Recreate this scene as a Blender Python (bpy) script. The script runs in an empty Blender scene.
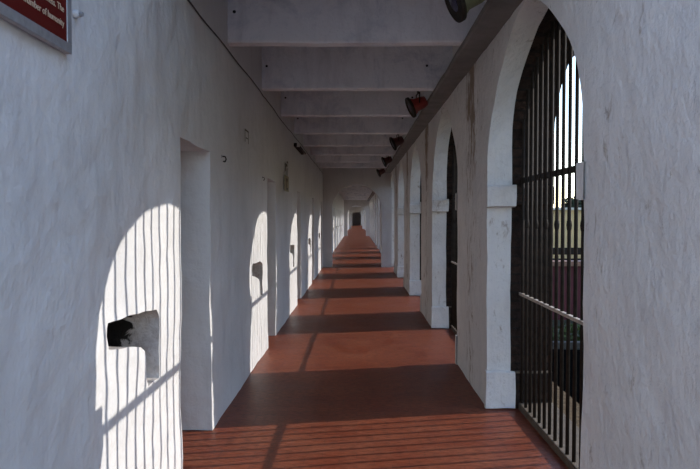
import bpy, bmesh, math, random
from mathutils import Vector, Matrix, noise
random.seed(7)
sc = bpy.context.scene
COL = sc.collection
PI = math.pi

# ------------------------------------------------------------------ layout (metres; camera at x=0 y=0, looking +Y)
EYE = 1.6
HW = 1.09                     # half width of the corridor
XO = 1.64                     # outer face of the arcade
BAY = 3.908
YC0 = 4.26                    # centre of the first arch
RAD = 1.149
SPR = 1.866                   # springing height
CEIL = 3.66
BEAMZ = 3.07
GX = 1.375                    # plane of the grilles
CROSS = [20.75, 55.95, 91.1]  # cross walls
END = 126.3
KMIN, KMAX = -1, 31
YMIN = -1.22
YROOF = 2.1                  # roof slab starts here, cut back out of view to let sky light in
YMAX = YC0 + BAY*KMAX + BAY/2

# ------------------------------------------------------------------ materials
def nodes(name):
    m = bpy.data.materials.new(name); m.use_nodes = True
    nt = m.node_tree; b = nt.nodes['Principled BSDF']
    return m, nt, b
def N(nt, t, **k):
    n = nt.nodes.new(t)
    for a, v in k.items():
        if a in n.inputs: n.inputs[a].default_value = v
        else: setattr(n, a, v)
    return n
def L(nt, a, b): nt.links.new(a, b)
def coords(nt, scale=(1,1,1)):
    tc = N(nt, 'ShaderNodeTexCoord'); mp = N(nt, 'ShaderNodeMapping'); mp.inputs['Scale'].default_value = scale
    L(nt, tc.outputs['Object'], mp.inputs['Vector']); return mp.outputs['Vector']
def noise_tex(nt, vec, scale, detail=4, rough=.55, dist=0):
    n = N(nt, 'ShaderNodeTexNoise'); n.inputs['Scale'].default_value = scale; n.inputs['Detail'].default_value = detail
    n.inputs['Roughness'].default_value = rough; n.inputs['Distortion'].default_value = dist
    L(nt, vec, n.inputs['Vector']); return n.outputs['Fac']
def ramp(nt, fac, stops):
    r = N(nt, 'ShaderNodeValToRGB'); e = r.color_ramp.elements
    while len(e) < len(stops): e.new(.5)
    for s, (p, c) in zip(e, stops):
        s.position = p; s.color = (*c, 1) if len(c) == 3 else c
    L(nt, fac, r.inputs['Fac']); return r.outputs['Color']
def g(v): return (v, v, v)
def mix(nt, fac, a, b, mode='MIX'):
    m = N(nt, 'ShaderNodeMix', data_type='RGBA', blend_type=mode)
    for s, v in ((0, fac), (6, a), (7, b)):
        if hasattr(v, 'links'): L(nt, v, m.inputs[s])
        else: m.inputs[s].default_value = v if not isinstance(v, tuple) else (*v, 1)[:4]
    return m.outputs[2]
def math_(nt, op, a, b=0.0, clamp=False):
    m = N(nt, 'ShaderNodeMath', operation=op); m.use_clamp = clamp
    for i, v in enumerate((a, b)):
        if hasattr(v, 'links'): L(nt, v, m.inputs[i])
        else: m.inputs[i].default_value = v
    return m.outputs[0]
def bump(nt, b, hs):
    prev = None
    for h, strength, dist in hs:
        bn = N(nt, 'ShaderNodeBump'); bn.inputs['Strength'].default_value = strength; bn.inputs['Distance'].default_value = dist
        L(nt, h, bn.inputs['Height'])
        if prev is not None: L(nt, prev, bn.inputs['Normal'])
        prev = bn.outputs['Normal']
    L(nt, prev, b.inputs['Normal'])

def limewash(name, base=(.71,.715,.72), stain=(.50,.505,.52), streaks=True, crust=.5, brown=False, blue=False, corner=None):
    m, nt, b = nodes(name)
    v = coords(nt); vs = coords(nt, (1, 1, .55 if crust > 1.2 else .2))
    c = mix(nt, ramp(nt, noise_tex(nt, v, 1.3, 6, .62), [(.38, g(0)), (.72, g(1))]), base, tuple(x*.88 for x in base))
    st = ramp(nt, noise_tex(nt, vs, 5.5, 7, .65, .4), [(.52, g(0)), (.80, g(1))])
    c = mix(nt, math_(nt, 'MULTIPLY', st, .55), c, stain)
    fine = ramp(nt, noise_tex(nt, v, 34, 6, .7), [(.56, g(0)), (.74, g(1))])
    c = mix(nt, math_(nt, 'MULTIPLY', fine, .30*crust), c, tuple(x*.72 for x in stain))
    if blue:
        bl = ramp(nt, noise_tex(nt, v, 2.3, 7, .7, .6), [(.50, g(0)), (.68, g(1))])
        c = mix(nt, math_(nt, 'MULTIPLY', bl, .55), c, (.38, .42, .52))
    if brown:
        sep = N(nt, 'ShaderNodeSeparateXYZ'); L(nt, v, sep.inputs[0])
        # damp brown runs that start under the wall plate, plus the plaster joint in each pier
        vb = coords(nt, (1, 1, .40))
        nb = noise_tex(nt, vb, 9, 8, .72, .8)
        hgt = N(nt, 'ShaderNodeMapRange'); hgt.inputs[1].default_value = 1.7; hgt.inputs[2].default_value = 3.05
        L(nt, sep.outputs['Z'], hgt.inputs[0])
        ph = math_(nt, 'PINGPONG', math_(nt, 'ADD', math_(nt, 'SUBTRACT', sep.outputs['Y'], YC0+BAY/2 - 0.02), BAY*20), BAY/2)
        near = N(nt, 'ShaderNodeMapRange'); near.inputs[1].default_value = .42; near.inputs[2].default_value = 0.0
        L(nt, ph, near.inputs[0])
        far = math_(nt, 'GREATER_THAN', sep.outputs['Y'], 3.6)
        k = math_(nt, 'MULTIPLY', hgt.outputs[0], near.outputs[0])
        f = math_(nt, 'ADD', math_(nt, 'MULTIPLY', math_(nt, 'MULTIPLY', near.outputs[0], far), math_(nt, 'ADD', math_(nt, 'MULTIPLY', hgt.outputs[0], .24), .10)), nb)
        c = mix(nt, math_(nt, 'MULTIPLY', ramp(nt, f, [(.595, g(0)), (.72, g(1))]), .85), c, (.22, .145, .085))
        dark = ramp(nt, math_(nt, 'ADD', math_(nt, 'MULTIPLY', hgt.outputs[0], .10), noise_tex(nt, v, 13, 8, .75, 1.0)), [(.69, g(0)), (.78, g(1))])
        c = mix(nt, math_(nt, 'MULTIPLY', dark, .7), c, (.16, .13, .11))
    L(nt, c, b.inputs['Base Color']); b.inputs['Roughness'].default_value = .78
    b.inputs['Specular IOR Level'].default_value = .25
    bump(nt, b, [(noise_tex(nt, v, 3.2, 5, .55), .6, .055), (noise_tex(nt, vs, 12, 6, .6), .42*crust, .016), (noise_tex(nt, v, 30, 6, .65), .42*crust, .010)])
    return m

M_left = limewash('limewash_left', crust=.55)
M_right = limewash('limewash_right', base=(.76,.745,.725), crust=1.6, brown=True)
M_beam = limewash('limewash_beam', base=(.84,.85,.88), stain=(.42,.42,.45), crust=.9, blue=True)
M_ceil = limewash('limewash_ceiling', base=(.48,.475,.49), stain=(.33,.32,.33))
M_cross = limewash('limewash_cross', base=(.55,.53,.53), stain=(.38,.36,.36))

def raw_brick(name, c1, c2):
    m, nt, b = nodes(name); v = coords(nt)
    br = N(nt, 'ShaderNodeTexBrick'); mp = N(nt, 'ShaderNodeMapping'); tc = N(nt, 'ShaderNodeTexCoord')
    mp.inputs['Rotation'].default_value = (PI/2, 0, 0)
    L(nt, tc.outputs['Object'], mp.inputs['Vector']); L(nt, mp.outputs['Vector'], br.inputs['Vector'])
    br.inputs['Scale'].default_value = 1; br.inputs['Brick Width'].default_value = .23; br.inputs['Row Height'].default_value = .075
    br.inputs['Mortar Size'].default_value = .008
    br.inputs['Color1'].default_value = (*c1, 1); br.inputs['Color2'].default_value = (*c2, 1); br.inputs['Mortar'].default_value = (.03, .025, .022, 1)
    n = noise_tex(nt, v, 18, 7, .7)
    c = mix(nt, ramp(nt, n, [(.4, g(0)), (.7, g(1))]), br.outputs['Color'], (.012, .010, .009))
    L(nt, c, b.inputs['Base Color']); b.inputs['Roughness'].default_value = .95; b.inputs['Specular IOR Level'].default_value = .1
    bump(nt, b, [(n, 1.0, .04)])
    return m
M_brick = raw_brick('bare_sooty_brick', (.060, .038, .028), (.035, .024, .020))

def niche_mat():
    m, nt, b = nodes('broken_niche_plaster'); v = coords(nt)
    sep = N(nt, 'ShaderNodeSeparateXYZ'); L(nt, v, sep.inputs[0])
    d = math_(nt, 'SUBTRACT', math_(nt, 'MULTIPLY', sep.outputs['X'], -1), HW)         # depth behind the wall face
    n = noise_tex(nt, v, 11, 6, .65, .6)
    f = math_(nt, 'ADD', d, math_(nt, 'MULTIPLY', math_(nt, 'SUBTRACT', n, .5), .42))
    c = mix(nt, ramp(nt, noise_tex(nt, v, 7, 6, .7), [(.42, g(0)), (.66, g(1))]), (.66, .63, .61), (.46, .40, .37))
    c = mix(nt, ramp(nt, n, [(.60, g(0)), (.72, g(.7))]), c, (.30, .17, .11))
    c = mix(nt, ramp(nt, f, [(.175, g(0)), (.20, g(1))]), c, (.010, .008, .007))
    L(nt, c, b.inputs['Base Color']); b.inputs['Roughness'].default_value = .9
    bump(nt, b, [(n, .9, .03)])
    return m
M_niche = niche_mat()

def floor_mat():
    m, nt, b = nodes('red_oxide_floor'); v = coords(nt)
    br = N(nt, 'ShaderNodeTexBrick'); L(nt, v, br.inputs['Vector'])
    br.offset = .5; br.inputs['Scale'].default_value = 1
    br.inputs['Brick Width'].default_value = .23; br.inputs['Row Height'].default_value = .115; br.inputs['Mortar Size'].default_value = .003
    br.inputs['Mortar Smooth'].default_value = .6
    br.inputs['Color1'].default_value = (.185, .043, .021, 1); br.inputs['Color2'].default_value = (.235, .062, .030, 1)
    br.inputs['Mortar'].default_value = (.12, .038, .024, 1)
    n1 = noise_tex(nt, v, 2.1, 7, .65, .3); n2 = noise_tex(nt, coords(nt, (1, 3.5, 1)), 16, 6, .7)
    c = mix(nt, math_(nt, 'MULTIPLY', ramp(nt, n1, [(.40, g(0)), (.68, g(1))]), .6), br.outputs['Color'], (.29, .108, .060))
    c = mix(nt, math_(nt, 'MULTIPLY', ramp(nt, n2, [(.44, g(0)), (.62, g(1))]), .7), c, (.065, .014, .008))
    c = mix(nt, math_(nt, 'MULTIPLY', ramp(nt, noise_tex(nt, v, 60, 4, .7), [(.62, g(0)), (.75, g(1))]), .35), c, (.34, .19, .15))
    L(nt, c, b.inputs['Base Color'])
    r = N(nt, 'ShaderNodeMapRange'); r.inputs[3].default_value = .24; r.inputs[4].default_value = .60
    L(nt, n1, r.inputs[0]); L(nt, r.outputs[0], b.inputs['Roughness']); b.inputs['Specular IOR Level'].default_value = .16
    bump(nt, b, [(n1, .22, .02), (br.outputs['Fac'], -.25, .002), (n2, .25, .004)])
    return m
M_floor = floor_mat()

def plain(name, col, rough=.6, metal=0, nscale=12, var=.35, bumpd=.004, spec=.5):
    m, nt, b = nodes(name); v = coords(nt); n = noise_tex(nt, v, nscale, 5, .6)
    c = mix(nt, ramp(nt, n, [(.35, g(0)), (.7, g(1))]), col, tuple(x*(1-var) for x in col))
    L(nt, c, b.inputs['Base Color']); b.inputs['Roughness'].default_value = rough; b.inputs['Metallic'].default_value = metal
    b.inputs['Specular IOR Level'].default_value = spec
    if bumpd: bump(nt, b, [(n, .5, bumpd)])
    return m
M_iron = plain('black_painted_iron', (.026, .019, .014), .65, 0, 25, .5, .002, .18)
M_rail_lit = plain('sunlit_pale_rail', (.50, .43, .36), .7, 0, 25, .4, .002)  # rust-pale; sunlight on the lower rail is put into this colour
M_plate = plain('grey_wall_plate', (.20, .19, .18), .8, 0, 4, .35, .01)
M_cement = plain('cement_sill', (.14, .105, .070), .85, 0, 14, .45, .01)
M_wire = plain('dark_cable', (.05, .045, .045), .6, 0, 12, .2, 0)
M_black = plain('dark_recess', (.012, .011, .012), .9, 0, 12, .3, 0)
M_steel = plain('dull_steel', (.42, .43, .46), .42, .5, 30, .25, 0)
M_rim = plain('board_edge', (.50, .49, .50), .6, .0, 30, .2, 0)
M_maroon = plain('maroon_board', (.115, .008, .006), .6, 0, 6, .15, 0, .12)
M_cream = plain('cream_lettering', (.62, .48, .34), .6, 0, 40, .1, 0)
M_red = plain('red_housing', (.30, .035, .028), .5, 0, 20, .3, 0)
M_khaki = plain('khaki_housing', (.16, .155, .085), .5, 0, 20, .3, 0)
M_dred = plain('dark_red_housing', (.09, .022, .02), .5, 0, 20, .3, 0)
M_lens = plain('dark_blue_lens', (.035, .035, .075), .18, 0, 10, .2, 0)
M_grass = plain('dry_lawn', (.045, .055, .025), .95, 0, 3, .6, .03)
M_earth = plain('earth_apron', (.15, .105, .06), .95, 0, 20, .6, .01, .1)
M_bounce = plain('pale_bounce_paving', (.50, .49, .47), .9, 0, 2, .25, .004)
M_soil = plain('dark_soil', (.005, .005, .0045), 1, 0, 9, .6, .03, 0)
M_beige = plain('beige_render', (.78, .56, .27), .9, 0, 1.2, .2, .004)
M_pale = plain('pale_coping', (.75, .70, .58), .85, 0, 6, .2, 0)
M_mwall = plain('maroon_paint', (.115, .024, .032), .8, 0, 1.5, .3, 0)
M_mcop = plain('pinkish_coping', (.32, .18, .125), .85, 0, 6, .3, 0)
M_kerb = plain('grey_kerb', (.075, .07, .06), .9, 0, 14, .35, .003)
M_leaf = plain('hedge_leaves', (.075, .11, .025), .7, 0, 8, .6, 0)
M_leafd = plain('dark_leaves', (.035, .05, .022), .75, 0, 6, .6, 0)
M_bark = plain('bark', (.10, .07, .05), .9, 0, 9, .5, .01)
M_wood = plain('old_green_wood', (.08, .075, .06), .7, 0, 9, .4, .004)
M_ochre = plain('faded_ochre_paint', (.44, .41, .27), .8, 0, 40, .4, 0)
M_ink = plain('dark_stencil_paint', (.17, .16, .13), .8, 0, 60, .4, 0)
M_white = plain('enamel_white', (.62, .61, .60), .5, 0, 10, .1, 0)

# ------------------------------------------------------------------ mesh helpers
def link(name, bm, mats, parent=None, smooth=False, **props):
    me = bpy.data.meshes.new(name)
    bmesh.ops.recalc_face_normals(bm, faces=bm.faces[:]) if props.pop('recalc', True) else None
    bm.to_mesh(me); bm.free()
    for m in (mats if isinstance(mats, (list, tuple)) else [mats]): me.materials.append(m)
    if smooth:
        for p in me.polygons: p.use_smooth = True
    o = bpy.data.objects.new(name, me); COL.objects.link(o)
    if parent is not None: o.parent = parent
    for k, v in props.items(): o[k] = v
    return o
def empty(name, loc, label, cat, group=None):
    o = bpy.data.objects.new(name, None); COL.objects.link(o); o.location = loc; o.empty_display_size = .1
    o['label'] = label; o['category'] = cat
    if group: o['group'] = group
    return o
def tag(o, label, cat, group=None):
    o['label'] = label; o['category'] = cat
    if group: o['group'] = group
    return o
def box(bm, a, b, bev=0, mat=0):
    a, b = Vector(a), Vector(b)
    r = bmesh.ops.create_cube(bm, size=1, matrix=Matrix.Translation((a+b)/2) @ Matrix.Diagonal((*(b-a), 1)))
    vs = r['verts']; fs = {f for v in vs for f in v.link_faces}
    for f in fs: f.material_index = mat
    if bev:
        es = list({e for v in vs for e in v.link_edges})
        bmesh.ops.bevel(bm, geom=es, offset=bev, segments=2, affect='EDGES', profile=.5)
def tube(bm, p, q, r, n=8, r2=None, caps=True):
    p, q = Vector(p), Vector(q); d = q-p
    m = Matrix.Translation((p+q)/2) @ d.to_track_quat('Z', 'Y').to_matrix().to_4x4()
    bmesh.ops.create_cone(bm, cap_ends=caps, segments=n, radius1=r, radius2=r if r2 is None else r2, depth=d.length, matrix=m)
def lathe(bm, prof, m, n=24):
    rings = []
    for (r, z) in prof:
        rings.append([bm.verts.new(m @ Vector((r*math.cos(2*PI*i/n), r*math.sin(2*PI*i/n), z))) for i in range(n)])
    for a, b in zip(rings, rings[1:]):
        for i in range(n): bm.faces.new((a[i], a[(i+1) % n], b[(i+1) % n], b[i]))
    bm.faces.new(rings[0][::-1]); bm.faces.new(rings[-1])
def wob(p, amp=1.0):
    a = noise.noise_vector(Vector(p)*1.9)*.010 + noise.noise_vector(Vector(p)*6.5 + Vector((7, 3, 1)))*.0048
    return Vector(p) + a*amp
class Grid:
    """collects quads of welded points"""
    def __init__(s): s.bm = bmesh.new(); s.d = {}
    def v(s, p):
        k = (round(p[0], 4), round(p[1], 4), round(p[2], 4))
        if k not in s.d: s.d[k] = s.bm.verts.new(p)
        return s.d[k]
    def f(s, pts, mat=0):
        vs = []
        for p in pts:
            w = s.v(p)
            if w not in vs: vs.append(w)
        if len(vs) < 3: return
        try: fc = s.bm.faces.new(vs); fc.material_index = mat
        except ValueError: pass
    def patch(s, rows, mat=0):
        for a, b in zip(rows, rows[1:]):
            for i in range(len(a)-1): s.f((a[i], a[i+1], b[i+1], b[i]), mat)
    def wobble(s, amp=1.0):
        for w in s.bm.verts: w.co = wob(w.co, amp)
def lin(a, b, n): return [a + (b-a)*i/n for i in range(n+1)]
def steps(a, b, st): return lin(a, b, max(1, int(round((b-a)/st))))

T_IN = [(0, 3.01), (.19, 2.965), (.395, 2.875), (.58, 2.775), (.74, 2.655), (.86, 2.545), (.96, 2.45), (1.05, 2.33), (1.11, 2.22), (1.149, 2.08)]
T_OUT = [(0, 3.025), (.2, 3.01), (.4, 2.97), (.55, 2.915), (.69, 2.86), (.82, 2.785), (.95, 2.685), (1.05, 2.56), (1.12, 2.39), (1.149, 2.15)]
def arch_h(dy, f):
    r = []
    for T in (T_IN, T_OUT):
        a = min(abs(dy), RAD); v = T[-1][1]
        for (p, h), (q, k) in zip(T, T[1:]):
            if p <= a <= q: v = h+(k-h)*(a-p)/(q-p); break
        r.append(v)
    return r[0]+(r[1]-r[0])*f
def arc_f(X): return max(0, min(1, (X-HW)/.22*.85)) if X < HW+.22 else .85+.15*(X-HW-.22)/(XO-HW-.22)
XB = 1.292      # where the painted plaster stops and bare brick starts
# ------------------------------------------------------------------ right arcade wall
G = Grid()
for k in range(KMIN, KMAX+1):
    yc = YC0 + BAY*k; y0, y1 = max(yc-BAY/2, YMIN) if k > KMIN else YMIN, yc+BAY/2; fine = -2 < k < 4
    st = .10 if fine else .45
    zs = steps(0, SPR, st); zt = lin(SPR, CEIL, max(4, int((CEIL-SPR)/st)))
    nA = 28 if fine else 12
    th = [PI*i/nA for i in range(nA+1)]
    arcX = lambda X: [(yc - RAD*math.cos(t), SPR if i in (0, nA) else arch_h(RAD*math.cos(t), arc_f(X))) for i, t in enumerate(th)]
    xs = lin(HW, XB, 4 if fine else 1) + lin(XB, XO, 4 if fine else 1)[1:]
    for X in (HW, XO):
        mt = 0 if X == HW else 1
        for ya, yb in ((y0, yc-RAD), (yc+RAD, y1)):
            ys = steps(ya, yb, st)
            G.patch([[(X, y, z) for y in ys] for z in zs], mt)
            G.patch([[(X, y, z) for y in ys] for z in zt], mt)
        m = len(zt)-1
        G.patch([[(X, y, z + (CEIL-z)*j/m) for (y, z) in arcX(X)] for j in range(m+1)], mt)
    loopX = lambda X: [(yc-RAD, z) for z in zs[:-1]] + arcX(X) + [(yc+RAD, z) for z in zs[:-1][::-1]]
    for i in range(len(xs)-1):
        mt = 0 if xs[i] < XB-.01 else 1
        G.patch([[(xs[i], y, z) for y, z in loopX(xs[i])], [(xs[i+1], y, z) for y, z in loopX(xs[i+1])]], mt)
G.wobble(1.0)
link('wall_right', G.bm, [M_right, M_brick], kind='structure', smooth=False)

# imposts and plinths of each pier (trim)
def blockrow(name, z0, z1, prot, xa, xb, mats, extra=0.0):
    g_ = Grid()
    for k in range(KMIN, KMAX+1):
        yc = YC0 + BAY*k; fine = k < 4; n = 6 if fine else 2
        for s in (-1, 1):
            yi = yc + s*(RAD - prot); yo = yc + s*(RAD + .03)
            b_ = [(yo, z0), (yi, z0+.01), (yi, z1-.012), (yi + s*.012, z1), (yo, z1)]
            if fine: b_ = [(yo, z0), ((yo+yi)/2, z0), (yi, z0+.01), (yi, (z0+z1)/2), (yi, z1-.012), (yi + s*.012, z1), (yo, z1)]
            xs = lin(xa, xb, n)
            g_.patch([[(x, y, z) for y, z in b_] for x in xs])
            g_.f([(xa, y, z) for y, z in b_]); g_.f([(xb, y, z) for y, z in b_])
    g_.wobble(1.0)
    return link(name, g_.bm, mats, kind='structure')
blockrow('trim_1', SPR-.185, SPR, .075, HW-.012, XB+.02, M_right)
blockrow('trim_2', 0, .315, .045, HW-.014, XB+.03, M_right)
blockrow('trim_6', 0, .300, .04, XB+.03, XO-.01, M_brick)
blockrow('trim_7', .300, .318, .042, XB+.03, XO-.01, M_cement)
blockrow('trim_8', SPR-.17, SPR-.01, .05, XB+.02, XO-.01, M_brick)

# sill under the grilles
bm = bmesh.new()
for k in range(KMIN, KMAX+1):
    yc = YC0 + BAY*k
    box(bm, (1.352, yc-RAD-.02, -.1), (XO-.003, yc+RAD+.02, .055), .006)
link('trim_3', bm, M_cement, kind='structure')

# ------------------------------------------------------------------ left wall with doorways and broken niches
def pin(p, poly):
    x, y = p; c = False
    for i in range(len(poly)):
        x1, y1 = poly[i]; x2, y2 = poly[i-1]
        if (y1 > y) != (y2 > y) and x < (x2-x1)*(y-y1)/(y2-y1)+x1: c = not c
    return c
def snap(p, poly, lim):
    best = None
    for i in range(len(poly)):
        a, b = Vector(poly[i-1]), Vector(poly[i]); q = Vector(p); t = max(0, min(1, (q-a).dot(b-a)/(b-a).length_squared))
        c = a+(b-a)*t; d = (c-q).length
        if best is None or d < best[0]: best = (d, c)
    return tuple(best[1]) if best[0] < lim else p
NICHE_PX = [(106, 325), (112, 322), (122, 318), (134, 315), (146, 311), (155, 309), (158, 315), (158, 330), (157.5, 352), (158, 378), (152, 381), (147, 387), (144, 378), (143.5, 352), (138, 348), (125, 349), (107, 352), (105, 338)]
NICHE = []
for (x, y) in NICHE_PX:
    zz = HW*646/(356.7-x); NICHE.append((zz, EYE - (y-217.5)*zz/646))
NY0, NY1 = 2.70, 3.62; NZ0, NZ1 = .62, 1.20
DY0, DY1, DZ = 3.975, 4.79, 2.088
G = Grid()
NDEP = .42
for k in range(KMIN, KMAX+1):
    off = BAY*k; fine = -2 < k < 4
    random.seed(100+k)
    jit = (random.uniform(-.05, .08), random.uniform(-.04, .04)) if k != 0 else (0, 0)
    poly = [(y + off + jit[0] + (random.uniform(-.012, .012) if k else 0), z + jit[1] + (random.uniform(-.012, .012) if k else 0)) for y, z in NICHE]
    st = .11 if fine else .4
    ns = .03 if fine else .1
    ys = sorted(set(steps(off+NY1-BAY+1.2, off+NY0, st) + steps(off+NY0, off+NY1, ns) + steps(off+NY1, off+DY0, st) + steps(off+DY0, off+DY1, st) + ([off+DY1] if 0 else [])))
    # one bay runs from the far jamb of the previous door to the far jamb of this one
    ys = sorted(set(round(y, 5) for y in steps(max(YMIN, off+DY1-BAY), off+NY0, st) + steps(off+NY0, off+NY1, ns) + steps(off+NY1, off+DY0, st) + steps(off+DY0, off+DY1, st)))
    zs = sorted(set(round(z, 5) for z in steps(0, NZ0, st) + steps(NZ0, NZ1, ns) + steps(NZ1, DZ, st) + steps(DZ, CEIL, st)))
    rem = {}; mv = {}
    for i in range(len(ys)-1):
        for j in range(len(zs)-1):
            c = ((ys[i]+ys[i+1])/2, (zs[j]+zs[j+1])/2)
            if DY0+off < c[0] < DY1+off and c[1] < DZ: rem[i, j] = 'd'
            elif pin(c, poly): rem[i, j] = 'n'
    for (i, j), t in rem.items():
        if t != 'n': continue
        for a, b in ((i, j), (i+1, j), (i, j+1), (i+1, j+1)):
            if any((a-da, b-db) not in rem for da in (0, 1) for db in (0, 1)):
                mv[a, b] = snap((ys[a], zs[b]), poly, ns*.9)
    P = lambda i, j, X: (X, *mv.get((i, j), (ys[i], zs[j])))
    for i in range(len(ys)-1):
        for j in range(len(zs)-1):
            t = rem.get((i, j))
            if t is None: G.f([P(i, j, -HW), P(i+1, j, -HW), P(i+1, j+1, -HW), P(i, j+1, -HW)], 0); continue
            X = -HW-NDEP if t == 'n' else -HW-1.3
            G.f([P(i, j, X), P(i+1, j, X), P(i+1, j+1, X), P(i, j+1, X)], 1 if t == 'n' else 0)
            for (da, db), (e0, e1) in {(-1, 0): ((0, 0), (0, 1)), (1, 0): ((1, 0), (1, 1)), (0, -1): ((0, 0), (1, 0)), (0, 1): ((0, 1), (1, 1))}.items():
                if (i+da, j+db) in rem or j+db < 0: continue
                xs = lin(-HW, X, (5 if t == 'n' else 10) if fine else 2)
                # the niche floor rises slightly toward its back
                for xa, xb in zip(xs, xs[1:]):
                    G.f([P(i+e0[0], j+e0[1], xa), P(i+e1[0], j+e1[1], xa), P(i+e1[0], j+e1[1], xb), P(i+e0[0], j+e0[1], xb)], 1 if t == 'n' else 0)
G.wobble(1.35)
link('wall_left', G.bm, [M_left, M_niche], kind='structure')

# doors set deep in the recesses (old iron-barred cell gates)
def make_door(n, off):
    e = bpy.data.objects.new('door_%d' % n, None); COL.objects.link(e); e.location = (-HW-.62, off+DY0, 0); e['kind'] = 'structure'
    w = DY1-DY0; bm = bmesh.new()
    box(bm, (-.03, .02, .01), (.03, .09, DZ-.03)); box(bm, (-.03, w-.09, .01), (.03, w-.02, DZ-.03)); box(bm, (-.03, .09, DZ-.1), (.03, w-.09, DZ-.03))
    box(bm, (-.03, .09, .01), (.03, w-.09, .07)); box(bm, (-.02, .09, 1.0), (.02, w-.09, 1.06))
    link('door_frame', bm, M_wood, e)
    for i in range(6):
        bm = bmesh.new(); y = .09+(w-.18)*(i+.5)/6; tube(bm, (0, y, .04), (0, y, DZ-.06), .011); link('bar', bm, M_iron, e, smooth=True)
    bm = bmesh.new(); box(bm, (.02, .08, .98), (.07, .26, 1.08), .006); link('bolt_plate', bm, M_iron, e)
for n in range(5): make_door(n+1, BAY*n)

# ------------------------------------------------------------------ floor, ceiling, ends
def dense_plane(xa, xb, ya, yb, z, st, amp):
    g_ = Grid(); g_.patch([[(x, y, z) for x in steps(xa, xb, st)] for y in steps(ya, yb, st)])
    for v in g_.bm.verts: v.co.z += noise.noise(v.co*1.3)*amp
    return g_
G = dense_plane(-HW-1.32, 1.36, YMIN, 26, 0, .2, .004)
G.patch([[(x, y, -.001) for x in steps(-HW-1.32, 1.36, .9)] for y in steps(26, YMAX, 2)])
link('floor', G.bm, M_floor, kind='structure', recalc=False)
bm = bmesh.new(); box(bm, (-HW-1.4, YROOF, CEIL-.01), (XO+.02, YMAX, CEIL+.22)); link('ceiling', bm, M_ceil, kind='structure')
bm = bmesh.new(); box(bm, (XO-.02, YROOF, CEIL-.02), (2.76, YMAX, CEIL+.08), .01); link('trim_9', bm, M_ceil, kind='structure')  # eave added out of view to cut high sky light through the arches
bm = bmesh.new(); box(bm, (-HW-1.42, YMIN-.15, -.3), (-HW-.01, YMIN, CEIL+.22)); link('wall_back', bm, M_cross, kind='structure')
bm = bmesh.new(); box(bm, (-HW-1.42, YMIN, -.3), (-HW-1.33, YMAX, CEIL+.22)); link('wall_outer', bm, M_cross, kind='structure')

def cross_wall(name, y, t, hw, zs, closed=False):
    g_ = Grid(); n = 20; arc = [(-hw*math.cos(PI*i/n), zs+hw*math.sin(PI*i/n)) for i in range(n+1)]
    top = CEIL
    for Y in (y, y+t):
        for s in (-1, 1):
            xs = lin(s*hw, s*(HW+.03), 3)
            g_.patch([[(x, Y, z) for x in xs] for z in lin(0, zs, 10)]); g_.patch([[(x, Y, z) for x in xs] for z in lin(zs, top, 6)])
        g_.patch([[(x, Y, z+(top-z)*j/6) for x, z in arc] for j in range(7)])
    loop = [(-hw, z) for z in lin(0, zs, 10)[:-1]] + arc + [(hw, z) for z in lin(0, zs, 10)[:-1][::-1]]
    g_.patch([[(x, Y, z) for x, z in loop] for Y in lin(y, y+t, 3)], 1)  # paler limewash puts the light caught by the intrados into its colour
    g_.wobble(.8)
    return link(name, g_.bm, [M_cross, M_left], kind='structure')
for i, y in enumerate(CROSS): cross_wall('wall_cross' if i == 0 else 'wall_cross.%03d' % i, y, .5, .80, 1.865)
cross_wall('wall_end', END, .6, .86, 1.87)
# the unlit chamber past the far doorway
bm = bmesh.new()
ya, yb = END+.6, END+3
box(bm, (-3.2, yb, -.1), (3.2, yb+.2, 4)); box(bm, (-3.2, ya, -.1), (-3, yb, 4)); box(bm, (3, ya, -.1), (3.2, yb, 4)); box(bm, (-3.2, ya, 3.8), (3.2, yb, 4)); box(bm, (-3.2, ya, -.1), (3.2, yb, 0))
box(bm, (-3.2, ya-.05, -.1), (-1.0, ya, 4)); box(bm, (1.0, ya-.05, -.1), (3.2, ya, 4)); box(bm, (-1.0, ya-.05, 2.9), (1.0, ya, 4))
link('wall_far', bm, M_ceil, kind='structure')

# wall plate along the top of the arcade
G = Grid()
for ya, yb, st in ((YROOF, 25, .25), (25, YMAX, 5)):
    ys = steps(ya, yb, st)
    ring = [(.90, 3.024), (1.10, 3.024), (1.10, 3.069), (.885, 3.069), (.885, 3.034)]
    ring = ring + ring[:1]
    G.patch([[(x, y, z) for x, z in ring] for y in ys])
G.wobble(.7); link('trim_4', G.bm, M_plate, kind='structure')

# ------------------------------------------------------------------ ceiling beams
nb = int((YMAX-YMIN)/(BAY/2))
beam_ids = []
for i in range(-6, 62):
    y = 5.47 + 1.954*i
    if y < YROOF or y > YMAX-.3: continue
    if any(abs(y-c-.2) < .45 for c in CROSS+[END]): continue
    g_ = Grid(); t = .13
    xs = steps(-HW-.02, HW+.02, .12 if i < 10 else .8); h = [BEAMZ, BEAMZ+.012, BEAMZ+.15, BEAMZ+.3, BEAMZ+.45, CEIL+.005]
    prof = [(y+.010, h[0]), (y, h[1])] + [(y, z) for z in h[2:]]
    back = [(y+t, z) for z in h[2:][::-1]] + [(y+t, h[1]), (y+t-.010, h[0])]
    ring = prof + back; ring = ring + ring[:1]
    g_.patch([[(x, Y, z) for Y, z in ring] for x in xs])
    g_.f([(xs[0], Y, z) for Y, z in ring[:-1]]); g_.f([(xs[-1], Y, z) for Y, z in ring[:-1]])
    g_.wobble(.55)
    o = link('beam', g_.bm, M_beam, kind='structure')
    beam_ids.append((i, y, o))
    if 0 <= i < 4:
        for x in (-HW+.06, .80):
            b2 = bmesh.new(); lathe(b2, [(.014, 0), (.014, .008), (.007, .012)], Matrix.Translation((x, y+.004, BEAMZ+.26)) @ Matrix.Rotation(PI/2, 4, 'X'), 10)
            link('bolt', b2, M_black, o)

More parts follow.
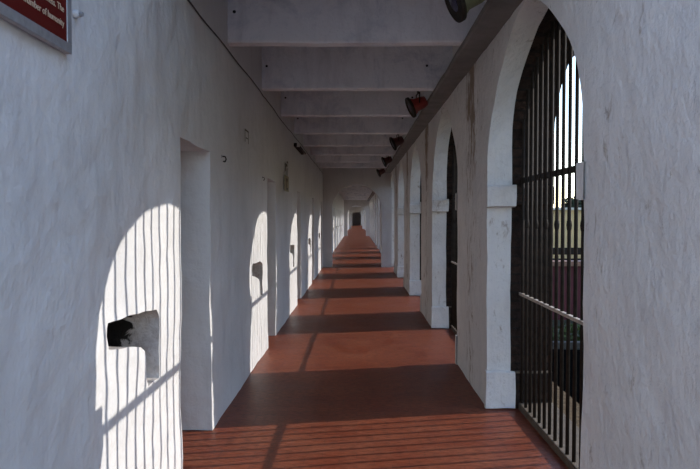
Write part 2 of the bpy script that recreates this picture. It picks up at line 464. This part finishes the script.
# ------------------------------------------------------------------ iron grilles in the arches
def bar_mesh(h, collar=False):
    bm = bmesh.new(); tube(bm, (0, 0, .05), (0, 0, h),   .0128, 8)
    if collar: lathe(bm, [(.0105, 1.51), (.016, 1.525), (.019, 1.55), (.016, 1.575), (.0105, 1.59)], Matrix.Identity(4), 10)
    return bm
def make_grille(k, label, parts, group=None):
    yc = YC0 + BAY*k
    e = empty('iron_grille', (GX, yc, 0), label, 'grille', group) if parts else None
    nbar = 18; sp = .1295
    big = None if parts else bmesh.new()
    for i in range(nbar):
        y = (i-(nbar-1)/2)*sp
        h = arch_h(y, .85)
        if parts:
            bm = bar_mesh(h, i % 2 == 0 and i > 0); o = link('bar', bm, M_iron, e, smooth=True); o.location.y = y
        else: tube(big, (0, y, .05), (0, y, h), .0115, 6)
    for j, (z, dz, dx) in enumerate(((1.905, .022, .007), (.963, .022, .007))):
        bm = bmesh.new() if parts else big
        box(bm, (-dx*(1 if j == 0 else 2.6), -RAD+.004, z-dz*(1 if j == 0 else .5)), (dx, RAD-.004, z+dz*(1 if j == 0 else .5)))
        if parts:
            link('rail', bm, M_iron if j == 0 else M_rail_lit, e)
    if parts: return e
    o = link('iron_grille', big, M_iron); o.location = (GX, yc, 0); tag(o, label, 'grille', group); return o
make_grille(0, 'tall black iron bar grille filling the nearest archway on the right', True)
make_grille(1, 'black iron grille in the second archway on the right, seen as a narrow dark slit', True)
make_grille(-1, 'black iron bar grille in the archway just behind the viewer', True)
make_grille(2, 'black iron grille deep in the third archway on the right', False)
src = None
for k in range(3, KMAX+1):
    lab = 'black iron grille inside one of the distant archways past the third'
    if src is None:
        src = make_grille(k, lab, False, 'grilles of the distant archways')
    else:
        o = src.copy(); COL.objects.link(o); o.location.y = YC0+BAY*k; o['label'] = lab; o['group'] = 'grilles of the distant archways'

# ------------------------------------------------------------------ signboard
e = empty('signboard', (-HW, 2.417, 2.208), 'maroon notice board with cream lettering and pale metal edge high on the left wall', 'sign')
x1, y1 = .020, -1.35
bm = bmesh.new(); box(bm, (.004, y1, 0), (x1, 0, .92), .004); link('board', bm, M_rim, e)
bm = bmesh.new(); box(bm, (x1, y1+.03, .03), (x1+.004, -.03, .89)); link('panel', bm, M_maroon, e)
bm = bmesh.new()
for (a, b) in (((y1, .0), (0, .036)), ((y1, .884), (0, .92)), ((y1, .036), (y1+.036, .884)), ((-.036, .036), (0, .884))):
    box(bm, (x1, a[0], a[1]), (x1+.008, b[0], b[1]), .002)
link('frame', bm, M_steel, e)
lines = ['the birth of a nation in chains and', 'its stones remain a silent witness. The', 't chamber of humanity']
def text_mesh(body, size):
    c = bpy.data.curves.new('t', 'FONT'); c.body = body; c.size = size; c.extrude = .0008; c.align_x = 'RIGHT'
    o = bpy.data.objects.new('t', c); COL.objects.link(o)
    me = bpy.data.meshes.new_from_object(o.evaluated_get(bpy.context.evaluated_depsgraph_get()))
    bpy.data.objects.remove(o); return me
for i, s in enumerate(lines[::-1]):
    me = text_mesh(s, .034); me.materials.append(M_cream)
    o = bpy.data.objects.new('lettering', me); COL.objects.link(o); o.parent = e
    o.matrix_local = Matrix.Translation((x1+.0055, -.058, .085+.052*i)) @ Matrix(((0, 0, 1, 0), (1, 0, 0, 0), (0, 1, 0, 0), (0, 0, 0, 1)))

# ------------------------------------------------------------------ stage lamps hung behind the beams
def make_lamp(y, label, mat):
    e = empty('flood_lamp', (.76 if y > 5 else .71, y, 3.07), label, 'lamp')
    d = Vector((-.90, -.10, -.42)).normalized()
    m = Matrix.Translation((-.06, 0, -.10)) @ d.to_track_quat('Z', 'Y').to_matrix().to_4x4()
    bm = bmesh.new(); lathe(bm, [(.035, -.17), (.062, -.165), (.075, -.12), (.082, -.03), (.108, .01), (.118, .028)], m); link('housing', bm, mat, e, smooth=True)
    bm = bmesh.new(); lathe(bm, [(.118, .024), (.130, .024), (.132, .052), (.122, .056), (.118, .05)], m, 28); link('rim', bm, M_iron, e, smooth=True)
    bm = bmesh.new(); lathe(bm, [(.118, .040), (.09, .047), (.04, .052), (.01, .053)], m, 28); link('lens', bm, M_lens, e, smooth=True)
    bm = bmesh.new()
    c = m @ Vector((0, 0, -.06)); side = d.cross(Vector((0, 0, 1))).normalized()
    a, b = c+side*.10, c-side*.10; top = Vector((.03, 0, .03))
    box_pts = [(a, a+Vector((0, 0, .13))), (b, b+Vector((0, 0, .13))), (a+Vector((0, 0, .13)), b+Vector((0, 0, .13)))]
    for p, q in box_pts: tube(bm, p, q, .007, 8)
    link('bracket', bm, M_iron, e)
    bm = bmesh.new(); mid = (a+b)/2+Vector((0, 0, .13)); tube(bm, mid, (mid.x, mid.y, CEIL-3.07), .010, 8); link('hanger', bm, M_iron, e)
    return e
lamp_y = [4.1+BAY*i for i in range(5)]
make_lamp(lamp_y[0], 'khaki stage lamp with dark blue lens hanging at the top edge, nearest of the lamps', M_khaki)
make_lamp(lamp_y[1], 'bright red stage lamp with dark lens hanging in front of the third ceiling beam', M_red)
make_lamp(lamp_y[2], 'dark red stage lamp, third along the wall plate, next past the bright red one', M_dred)
make_lamp(lamp_y[3], 'small dark stage lamp, fourth along the wall plate', M_dred)
make_lamp(lamp_y[4], 'tiny dark stage lamp by the plate end, nearest to the cross wall', M_dred)

# tube light on the left wall
e = empty('tube_light', (-HW, 11.2, 2.86), 'slim dark batten light fixed high on the left wall below the beams', 'light')
bm = bmesh.new(); box(bm, (.0, 0, -.03), (.055, 1.5, .03), .006); link('batten', bm, M_iron, e)
bm = bmesh.new(); tube(bm, (.085, .05, -.01), (.085, 1.45, -.01), .016, 12); link('tube', bm, M_wire, e, smooth=True)
for y in (.03, 1.47):
    bm = bmesh.new(); box(bm, (.05, y-.02, -.035), (.105, y+.02, .02), .004); link('end_cap', bm, M_white, e)

# cable along the left wall
def cable(name, pts, r, label):
    c = bpy.data.curves.new(name, 'CURVE'); c.dimensions = '3D'; c.bevel_depth = r; c.bevel_resolution = 2
    s = c.splines.new('POLY'); s.points.add(len(pts)-1)
    for p, q in zip(s.points, pts): p.co = (*q, 1)
    o = bpy.data.objects.new(name, c); COL.objects.link(o)
    me = bpy.data.meshes.new_from_object(o.evaluated_get(bpy.context.evaluated_depsgraph_get())); bpy.data.objects.remove(o)
    me.materials.clear(); me.materials.append(M_wire); o = bpy.data.objects.new(name, me); COL.objects.link(o); tag(o, label, 'cable'); return o
pts = []
y = 2.5
while y < 20.6:
    w = wob((-HW, y, 3.01))
    pts.append((w.x+.006, y, 3.01 + .010*math.sin(y*1.1) + (-.02 if 7.3 < y < 7.6 else 0))); y += .25
cable('electric_cable', pts, .0055, 'thin dark electric cable running along the left wall just below the beams')

# wall hook, small plates and painted marks
def hook(y, z, label, s=1.0):
    e = empty('wall_hook', (-HW, y, z), label, 'hook')
    bm = bmesh.new(); lathe(bm, [(.018*s, 0), (.018*s, .008), (.008*s, .014)], Matrix.Rotation(PI/2, 4, 'Y'), 12); link('rosette', bm, M_steel, e)
    bm = bmesh.new(); P = [Vector((.01, 0, 0)), Vector((.045, 0, -.002)), Vector((.055, 0, -.03)), Vector((.045, 0, -.055)), Vector((.025, 0, -.05))]
    for p, q in zip(P, P[1:]): tube(bm, p*s, q*s, .006*s, 8)
    link('prong', bm, M_iron, e)
hook(5.18, 2.09, 'small dark iron hook on the left wall between first and second doorways', .8)
hook(7.42, 2.06, 'tiny dark hook on the left wall at the top corner of the second doorway', .6)
e = empty('conduit_clip', (-HW, 2.505, 2.385), 'small painted bolt ring on the wall beside the maroon board', 'bolt')
bm = bmesh.new(); bmesh.ops.create_cone(bm, cap_ends=True, segments=14, radius1=.018, radius2=.014, depth=.02, matrix=Matrix.Translation((.01, 0, 0)) @ Matrix.Rotation(PI/2, 4, 'Y')); link('washer', bm, M_left, e)
bm = bmesh.new(); bmesh.ops.create_cone(bm, cap_ends=True, segments=6, radius1=.009, radius2=.009, depth=.014, matrix=Matrix.Translation((.026, 0, 0)) @ Matrix.Rotation(PI/2, 4, 'Y')); link('bolt_head', bm, M_steel, e)

def painted(name, y, z, patch, strokes, label):
    e = empty(name, (-HW+.012, y, z), label, 'painted mark')
    if patch:
        bm = bmesh.new(); box(bm, (0, 0, 0), (.002, patch[0], patch[1])); link('patch', bm, M_ochre, e)
    bm = bmesh.new()
    for (a, b, c, d) in strokes: box(bm, (.002, a, b), (.0035, c, d))
    link('stroke', bm, M_ink, e)
painted('painted_mark', 9.62, 2.0, (.62, .24), [(.22, .02, .30, .20), (.30, .02, .50, .06), (.30, .16, .46, .20), (.12, .30, .2, .42), (.2, .38, .42, .42), (.34, .24, .42, .36), (.36, .44, .5, .47)],
        'faded ochre and black stencil marks high on the left wall past the second doorway')
painted('painted_mark', 6.22, 2.33, None, [(0, 0, .025, .12), (0, .11, .22, .125), (.20, 0, .22, .12), (.06, .04, .18, .05)], 'faint grey stencil square high on the left wall above the first lit patch')

# ------------------------------------------------------------------ outside
bm = bmesh.new(); box(bm, (XO+.0, -120, -.6), (160, 260, -.30)); box(bm, (-160, -120, -.6), (XO, 260, -.45)); link('ground', bm, M_grass, kind='structure')
bm = bmesh.new(); box(bm, (XO+.001, YMIN, -.35), (XO+.30, YMAX, -.02), .01); link('trim_5', bm, M_earth, kind='structure')
bm = bmesh.new()
g_ = dense_plane(XO+.30, 6.5, 3.0, 9.2, -.285, .18, .03); bm.free()
bm2 = bmesh.new(); box(bm2, (-30, -45, -.3), (30, YMIN-.16, -.02)); link('ground', bm2, M_bounce, kind='structure')  # unseen pale paving added behind the camera to bounce light onto the beams
o = link('planting_bed', g_.bm, M_soil, smooth=True); tag(o, 'dark bare soil bed outside the nearest archway, in front of the kerb', 'soil bed')
bm = bmesh.new(); box(bm, (2.4, 9.3, -.31), (7.5, 9.42, -.20), .012); o = link('kerb_stone', bm, M_kerb); tag(o, 'low pale grey kerb outside the bars, edging the dark soil', 'kerb')

def foliage(bm, c, r, n, s, seed):
    rnd = random.Random(seed)
    for _ in range(n):
        v = Vector((rnd.gauss(0, 1), rnd.gauss(0, 1), rnd.gauss(0, 1))).normalized()*(rnd.random()**.4)
        p = Vector(c) + Vector((v.x*r[0], v.y*r[1], v.z*r[2]))
        u = Vector((rnd.gauss(0, 1), rnd.gauss(0, 1), rnd.gauss(0, 1))).normalized(); w = u.orthogonal().normalized()
        w = (Matrix.Rotation(rnd.uniform(0, 6.28), 3, u) @ w); a = s*rnd.uniform(.6, 1.3)
        q = [p-u*a, p+w*a*.45, p+u*a, p-w*a*.45]
        bm.faces.new([bm.verts.new(x) for x in q])
bm = bmesh.new()
for i in range(26): foliage(bm, (2.7+i*.19, 9.85+.1*math.sin(i*2.1), -.17), (.22, .22, .15), 90, .05, i)
o = link('low_hedge', bm, M_leaf, recalc=False); tag(o, 'low green clipped hedge outside between the kerb and the maroon wall', 'hedge')

e = empty('garden_wall', (3.45, 12, -.3), 'low maroon painted wall with a pinkish coping outside the nearest archway', 'wall')
bm = bmesh.new(); box(bm, (0, 0, 0), (5.5, .25, 1.0)); link('wall_face', bm, M_mwall, e)
bm = bmesh.new(); box(bm, (-.05, -.06, 1.0), (5.55, .31, 1.09), .01); link('coping', bm, M_mcop, e)
e = empty('iron_railing', (3.6, 12.9, -.3), 'black iron railing standing just behind the maroon wall', 'railing')
bm = bmesh.new(); box(bm, (0, -.02, 1.16), (5.4, .02, 1.30)); link('top_rail', bm, M_iron, e)
for i in range(5):
    bm = bmesh.new(); tube(bm, (.05+i*1.325, 0, 0), (.05+i*1.325, 0, 1.18), .03); link('post', bm, M_iron, e)

e = empty('outbuilding', (6.6, 24.5, -.3), 'low beige rendered building with a pale coping behind the maroon wall outside', 'building')
bm = bmesh.new(); box(bm, (0, 0, 0), (9, 5, 2.18), .01); link('wall_face', bm, M_beige, e)
bm = bmesh.new(); box(bm, (-.12, -.12, 2.18), (9.12, 5.12, 2.27), .01); link('coping', bm, M_pale, e)
bm = bmesh.new(); box(bm, (-.02, -.03, 0), (9.02, 0, .35)); link('plinth', bm, M_black, e)

def tree(loc, h, r, seed, label, n=2600):
    e = empty('garden_tree', loc, label, 'tree')
    bm = bmesh.new(); tube(bm, (0, 0, 0), (.1, 0, h*.6), .16, 10, .08)
    for a in range(4): tube(bm, (.08, 0, h*.5), (math.cos(a*1.6)*r*.6, math.sin(a*1.6)*r*.6, h*.75), .06, 8, .02)
    link('trunk', bm, M_bark, e)
    bm = bmesh.new()
    rnd = random.Random(seed)
    for i in range(9):
        foliage(bm, (rnd.uniform(-.5, .5)*r, rnd.uniform(-.5, .5)*r, h*.75+rnd.uniform(-.2, .25)*r), (r*.6, r*.6, r*.42), n//9, .16, seed*50+i)
    link('crown', bm, M_leafd, e, recalc=False)
tree((14.2, 40, -.3), 3.0, 1.6, 3, 'dark leafy bush-like tree rising behind the beige building outside')

# wing added across the yard, out of view, sized to block low side sky
e = empty('sky_block_wing', (17, -14, -.3), 'long wing building with tiled roof, added unseen across the yard to block low sky', 'building')
bm = bmesh.new(); box(bm, (0, 0, 0), (7, 58, 7.35)); link('wall_face', bm, M_beige, e)
bm = bmesh.new(); vs = [bm.verts.new(p) for p in ((-.4, -.3, 7.35), (7.5, -.3, 7.35), (3.5, -.3, 8.9), (-.4, 58.3, 7.35), (7.5, 58.3, 7.35), (3.5, 58.3, 8.9))]
for f in ((0, 1, 2), (5, 4, 3), (0, 2, 5, 3), (2, 1, 4, 5), (1, 0, 3, 4)): bm.faces.new([vs[i] for i in f])
link('roof', bm, M_mwall, e)
for z in (.8, 4.3):
    for i in range(14):
        bm = bmesh.new(); box(bm, (-.03, 2+i*4, z), (.0, 3.1+i*4, z+1.5)); link('window', bm, M_wood, e)

# ------------------------------------------------------------------ light
w = bpy.data.worlds.new('sky'); sc.world = w; w.use_nodes = True; nt = w.node_tree
bg = nt.nodes['Background']; sky = nt.nodes.new('ShaderNodeTexSky'); sky.sky_type = 'NISHITA'; sky.sun_disc = False
d = Vector((-1, -.205, -.495)).normalized()      # travel of the sunlight
elev = math.asin(-d.z); az = math.atan2(-d.x, -d.y)
sky.sun_elevation = elev; sky.sun_rotation = az
sky.air_density = 1.0; sky.dust_density = 0.2; sky.ozone_density = 1.6
nt.links.new(mix(nt, 1.0, sky.outputs[0], (1.07, .98, .955), 'MULTIPLY'), bg.inputs[0]); bg.inputs[1].default_value = .60
sun = bpy.data.lights.new('sun', 'SUN'); sun.energy = 3.95; sun.angle = math.radians(.36); sun.color = (1, .93, .84)
so = bpy.data.objects.new('sun', sun); COL.objects.link(so); so.rotation_euler = d.to_track_quat('-Z', 'Y').to_euler(); so.location = (12, 5, 9)

# ------------------------------------------------------------------ camera
cam = bpy.data.cameras.new('camera'); cam.lens = 646/700*36; cam.sensor_width = 36; cam.sensor_fit = 'HORIZONTAL'; cam.clip_end = 600; cam.clip_start = .02
co = bpy.data.objects.new('camera', cam); COL.objects.link(co); co.location = (0, 0, EYE)
yaw = math.atan(6.7/646); pitch = math.atan(17/646)
co.rotation_euler = (PI/2 - pitch, 0, yaw)
sc.camera = co
sc.view_settings.view_transform = 'Standard'; sc.view_settings.look = 'None'; sc.view_settings.gamma = 1; sc.view_settings.use_curve_mapping = False
sc.view_settings.exposure = 0.06
cy = sc.cycles
cy.use_denoising = True; cy.denoiser = 'OPENIMAGEDENOISE'; cy.denoising_prefilter = 'ACCURATE'; cy.denoising_input_passes = 'RGB_ALBEDO_NORMAL'; cy.use_adaptive_sampling = False; cy.use_guiding = True; cy.guiding_training_samples = 64; w.cycles.sampling_method = 'MANUAL'; w.cycles.sample_map_resolution = 1024; cy.max_bounces = 8; cy.diffuse_bounces = 4; cy.glossy_bounces = 4
cy.sample_clamp_indirect = 2.5; cy.blur_glossy = 1.0
